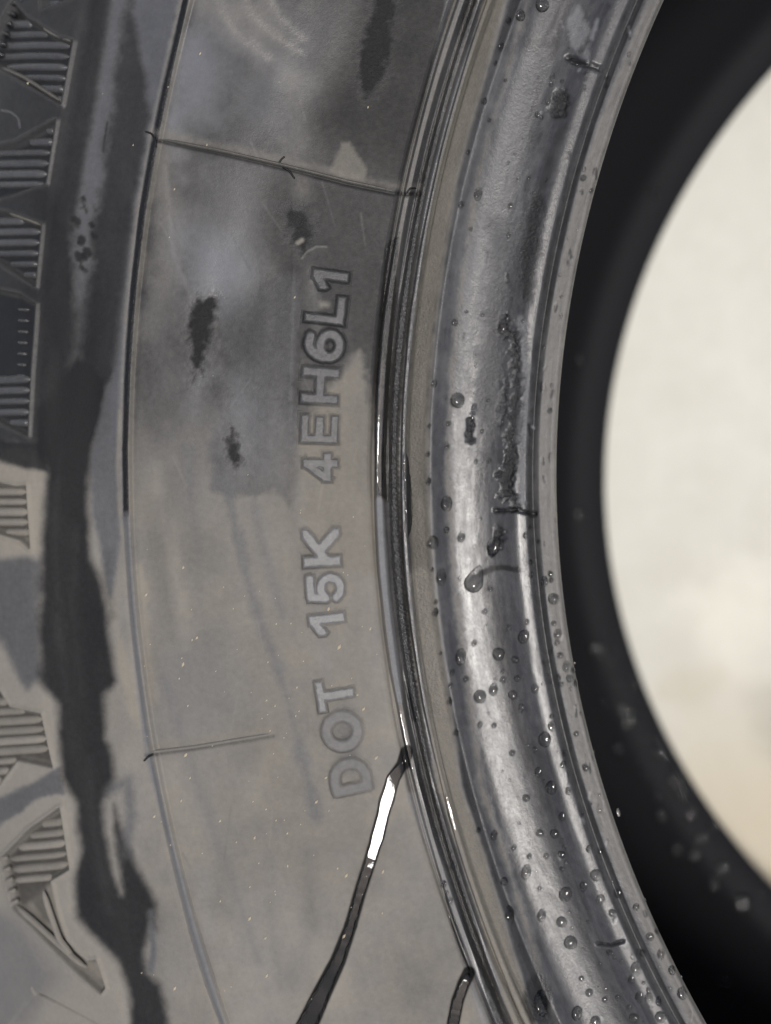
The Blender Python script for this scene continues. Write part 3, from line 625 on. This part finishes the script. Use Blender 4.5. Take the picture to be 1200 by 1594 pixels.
for k in range(5):
    me = strip('hatch_tooth', [(2 + k * 4, 1336 + k * 17), (12 + k * 4, 1334 + k * 17)], 8, .0009, DRYB, n=8); link('hatch_tooth', me, tyre)
for k in range(6):
    me = strip('hatch_tooth', [(18 - k * 4.5, 6 + k * 16), (28 - k * 4.5, 5 + k * 16)], 8, .0011, (.1, .8, .1, .2), n=8); link('hatch_tooth', me, tyre)
for p, wt in (([(66, 1388), (76, 1420), (90, 1462), (112, 1492)], DRYB), ([(24, 1410), (60, 1444), (110, 1490), (132, 1508)], DRYB),
              ([(56, 1548), (90, 1562), (130, 1582), (170, 1604)], DRYB), ([(48, 1534), (56, 1550)], DRYB), ([(0, 172), (20, 176), (32, 186), (35, 206)], WETB), ([(33, 8), (42, -6), (40, -30)], (.1, .85, .1, .2)),
              ([(68, 44), (84, 54), (113, 64)], (.5, .5, .2, .8)), ([(0, 104), (40, 122), (92, 156)], (.45, .5, .2, .7)), ([(14, 331), (40, 340), (64, 349)], (.55, .4, .2, 1))):
    link('panel_edging', strip('panel_edging', p, 7, .0007, wt, n=14), tyre)
# seam of the mould across the wall, and rubber whiskers left by the vents
link('mould_seam', strip('mould_seam', [(242, 215), (330, 232), (436, 256), (540, 282), (618, 298)], 7, .0007, (.34, .5, .2, .8), n=70), tyre)
link('mould_seam', strip('mould_seam', [(226, 1172), (300, 1163), (380, 1150), (428, 1142)], 7, .0006, (.72, .25, .2, .7), n=50), tyre)
link('mould_seam', strip('mould_seam', [(425, 1142), (440, 1148), (456, 1156)], 4, .0002, (.5, .28, .2, .6), n=12), tyre)
BLKW = (.01, .35, .1, .4)
for p in ([(224, 204), (236, 208), (241, 216), (244, 232)], [(432, 257), (438, 248), (444, 243)], [(438, 258), (450, 266), (460, 280)], [(632, 300), (640, 293), (650, 293)], [(222, 1186), (230, 1178), (238, 1174)]):
    link('rubber_whisker', strip('rubber_whisker', p, 4.5, .0005, BLKW, n=12), tyre)

# ------------------------------------------------------------------ water
def local_frame(p, n, down):
    d = Vector(down); n = Vector(n).normalized(); d = (d - n * d.dot(n)).normalized(); s = n.cross(d).normalized()
    m = Matrix.Identity(4)
    for i in range(3): m[i][0], m[i][1], m[i][2], m[i][3] = s[i], d[i], n[i], p[i]
    return m
def drop_mesh(seed, el=1., lop=0., tail=0.):
    r_ = random.Random(seed); nu, nv = 20, 7; V = []
    ph = [r_.uniform(0, 6.28) for _ in range(3)]
    for j in range(nv):
        a = j / nv * math.pi / 2
        for i in range(nu):
            t = 2 * math.pi * i / nu; k = 1 + .05 * math.sin(2 * t + ph[0]) + .03 * math.sin(3 * t + ph[1])
            rad = math.cos(a) * k * (1 if j else .97); x = rad * math.cos(t); y = rad * math.sin(t) * el
            z = math.sin(a) * .52 * (1 + lop * math.sin(t) * math.cos(a))
            if y < 0: y *= 1 + tail; x *= 1 + .35 * tail * y
            V.append((x, y, z - .06))
    V.append((0, 0, .46)); V.append((0, 0, -.14)); F = []
    me = bpy.data.meshes.new('water_drop')
    for j in range(nv - 1):
        for i in range(nu): F.append((j * nu + i, j * nu + (i + 1) % nu, (j + 1) * nu + (i + 1) % nu, (j + 1) * nu + i))
    for i in range(nu):
        F.append(((nv - 1) * nu + i, (nv - 1) * nu + (i + 1) % nu, nv * nu)); F.append(((i + 1) % nu, i, nv * nu + 1))
    me.from_pydata(V, [], F); me.materials.append(WAT)
    for p in me.polygons: p.use_smooth = True
    me.update(); return me
DM = [drop_mesh(s, 1 + .12 * (s % 3), .25) for s in range(6)] + [drop_mesh(20 + s, 1.5, .35) for s in range(3)]
TEAR = drop_mesh(40, 1.2, .45, .6)
DOWNL = Vector((-.35, -1, 0))                 # the way the water has run
def put_drop(px, py, rad, me, label, group=None, zfl=1.):
    p = surf(px, py); n = normal_at(p)[0]; p = p[0] + n * (lift(p)[0] + 1e-3 * sample('h', np.array([px]), np.array([py]))[0])
    dist = (p - CAM) @ _f; s = rad * dist / FP
    qx, qy = project(p[None])
    if math.hypot(qx[0] - px, qy[0] - py) > 3.5: return None      # would lie past the toe of the bead
    o = bpy.data.objects.new('water_drop', me); COL.objects.link(o)
    o.matrix_world = TYRE_M @ local_frame(p, n, DOWNL) @ Matrix.Diagonal((s, s, s * zfl, 1))
    o['label'] = label; o['category'] = 'water drop'
    if group: o['group'] = group
    return o
for x, y, r_, k, lab in NAMED: put_drop(x, y, r_, TEAR if k == 'T' else DM[k], lab)
def zone(x, y):
    dx = float(np.interp(y, [p[1] for p in TOEC], [p[0] for p in TOEC])) - x
    a = 'dusty lip beside the hole' if dx < 33 else 'bright bead ridge' if dx < 78 else 'dark bead furrow' if dx < 125 else 'blue-grey bead slope' if dx < 215 else 'rim groove'
    b = 'near the photo top' if y < 480 else 'at mid height' if y < 900 else 'below the pear shaped drop' if y < 1200 else 'in the dense lower scatter'
    return a, b
for i, (x, y, r_) in enumerate(pts_):
    a, b = zone(x, y); put_drop(x, y, r_, DM[(i * 5) % 9], '%s water drop on the %s %s' % ('small' if r_ < 5 else 'middling', a, b), 'small water drops on the bead')
have = [(a, b) for a, b, *_ in pts_ + NAMED]; cnt = 0
while cnt < 90:
    y = random.choice([random.uniform(600, 1590), random.uniform(1100, 1590), random.uniform(0, 600)])
    x = float(np.interp(y, [p[1] for p in TOEC], [p[0] for p in TOEC])) - random.uniform(4, 165)
    if min((x - a) ** 2 + (y - b) ** 2 for a, b in have) < 90: continue
    have.append((x, y)); cnt += 1
    put_drop(x, y, random.uniform(1.6, 3.2), DM[cnt % 9], 'tiny speck of water on the %s %s' % zone(x, y), 'tiny specks of water on the bead')

RB, ZB = np.array([.2141, .2175, .226, .236, .255, .285]), np.array([0, .003, .0062, .001, -.006, -.0135]) - W
FAR = [(973, 1104, 8), (980, 1123, 8), (962, 1164, 8), (1025, 1168, 9), (1051, 1214, 11), (1062, 1238, 10), (1077, 1265, 9), (1094, 1304, 9), (1055, 1322, 8), (1128, 1352, 9), (1111, 1376, 8), (1159, 1406, 9), (1128, 1529, 9), (1002, 1150, 7), (985, 1060, 7), (905, 800, 7), (930, 1010, 7), (905, 560, 6), (1020, 300, 6), (1030, 1270, 8), (1085, 1330, 7)]
for k in range(46):
    y = random.uniform(980, 1560); e_ = float(np.interp(y, [1000, 1060, 1127, 1186, 1238, 1302, 1373, 1600], [980, 999, 1029, 1059, 1092, 1141, 1197, 1380]))
    FAR.append((e_ - abs(random.gauss(0, 34)) - 6, y, random.uniform(2.2, 4.5)))
for x, y, r_ in FAR:
    if x > 1195: continue
    d = rays(x, y); zc = -W
    for k in range(30):
        p = CAM + d[0] * ((zc - CAM[2]) / d[0, 2]); zc = .5 * zc + .5 * float(np.interp(math.hypot(p[0], p[1]), RB, ZB))
    s_ = r_ * ((p - CAM) @ _f) / FP; o = bpy.data.objects.new('water_drop', DM[int(x) % 9]); COL.objects.link(o)
    o.matrix_world = TYRE_M @ local_frame(p, np.array([.25, .1, 1.]), DOWNL) @ Matrix.Diagonal((s_, s_, s_, 1))
    o['label'] = 'blurred water drop on the dark far bead beyond the hole edge'; o['category'] = 'water drop'; o['group'] = 'water drops on the far bead'
def water_strip(name, pts, width, height, label, rise=None):
    me = strip(name, pts, width, height, None, sink=.00008, n=90, na=12, mat=FILM, rise=rise, flat=.1, wob=.34)
    o = bpy.data.objects.new(name, me); COL.objects.link(o); o.matrix_world = TYRE_M; o['label'] = label; o['category'] = 'water'
    return o
water_strip('water_rivulet', RIV1, [16, 24, 22, 21, 18, 15, 14, 16, 18, 26, 34, 36], .0013, 'thin rivulet of water running from the rim line down the dry side wall', [.3, .35, .55, .85, 1.0, 1, .95, .95, 1.1, 1.1])
water_strip('water_rivulet', RIV2, [12, 18, 20, 22, 24], .0007, 'short second rivulet of water at the bottom beside the rim line')
water_strip('water_film', [(597, 540), (593, 600), (590, 680), (590, 740), (592, 762)], [5, 11, 12, 13, 15], .0004, 'thread of water lying along the outermost rim rib')
water_strip('water_film', [(630, 700), (634, 760), (636, 800), (633, 840)], [6, 12, 14, 6], .0004, 'brown tinged puddle of water on the band beside the rim groove')
water_strip('water_film', [(630, 1060), (640, 1090), (646, 1125)], [5, 10, 12], .0005, 'dark drip of water at the lower end of the rim groove')
water_strip('water_film', [(694, 1235), (702, 1270), (708, 1300)], [4, 9, 4], .0004, 'small dark sliver of water on the lower brown band')

water_strip('water_film', [(622, 1096), (628, 1130), (636, 1172), (645, 1214)], [4, 10, 11, 5], .0003, 'bright wet patch on the rim rib beside the head of the rivulet')
water_strip('water_film', [(692, 1392), (706, 1440), (722, 1490), (732, 1512)], [4, 9, 11, 6], .0003, 'wet strip along the rim rib above the second rivulet')

# ------------------------------------------------------------------ pale grit scattered on the wall: one mass
V, F = [], []
for i in range(150):
    if random.random() < .75: x, y = random.gauss(430, 110), random.gauss(1120, 210)
    else: x, y = random.uniform(40, 590), random.uniform(60, 1560)
    if x < 210 and y > 420: continue
    if not (20 < x < 600 and 10 < y < 1585): continue
    p = surf(x, y); n = normal_at(p)[0]; p = p[0] + n * lift(p)[0]; s = random.choice([.00008, .0001, .00012, .00022]) * random.uniform(.7, 1.3)
    m = local_frame(p, n, (random.gauss(-.6, .2), random.gauss(-1, .2), 0)); b = len(V)
    for q in ((1, 0, 0), (0, 2.2, 0), (-1, 0, 0), (0, -2.2, 0), (0, 0, 1), (0, 0, -.6)): V.append(tuple(m @ Vector((q[0] * s, q[1] * s, q[2] * s + s * .4))))
    for a, c in ((0, 1), (1, 2), (2, 3), (3, 0)): F.append((b + a, b + c, b + 4)); F.append((b + c, b + a, b + 5))
gm = bpy.data.meshes.new('grit'); gm.from_pydata(V, [], F); gm.materials.append(GRT)
go = bpy.data.objects.new('grit', gm); COL.objects.link(go); go.matrix_world = TYRE_M; go['kind'] = 'stuff'
go['label'] = 'pale specks of grit and dust strewn over the side wall'; go['category'] = 'grit'

# ------------------------------------------------------------------ ground
gn = 40; S = 60.
lin = np.sign(np.linspace(-1, 1, gn)) * np.abs(np.linspace(-1, 1, gn)) ** 2 * S
A, B = np.meshgrid(lin, lin, indexing='ij')
gme = mesh_np('ground', np.stack([A.ravel(), B.ravel(), 0 * A.ravel()], -1), grid_faces(gn, gn), CON)
g_ = link('ground', gme); g_['kind'] = 'structure'; g_['label'] = 'pale concrete ground seen through the hole of the tyre'
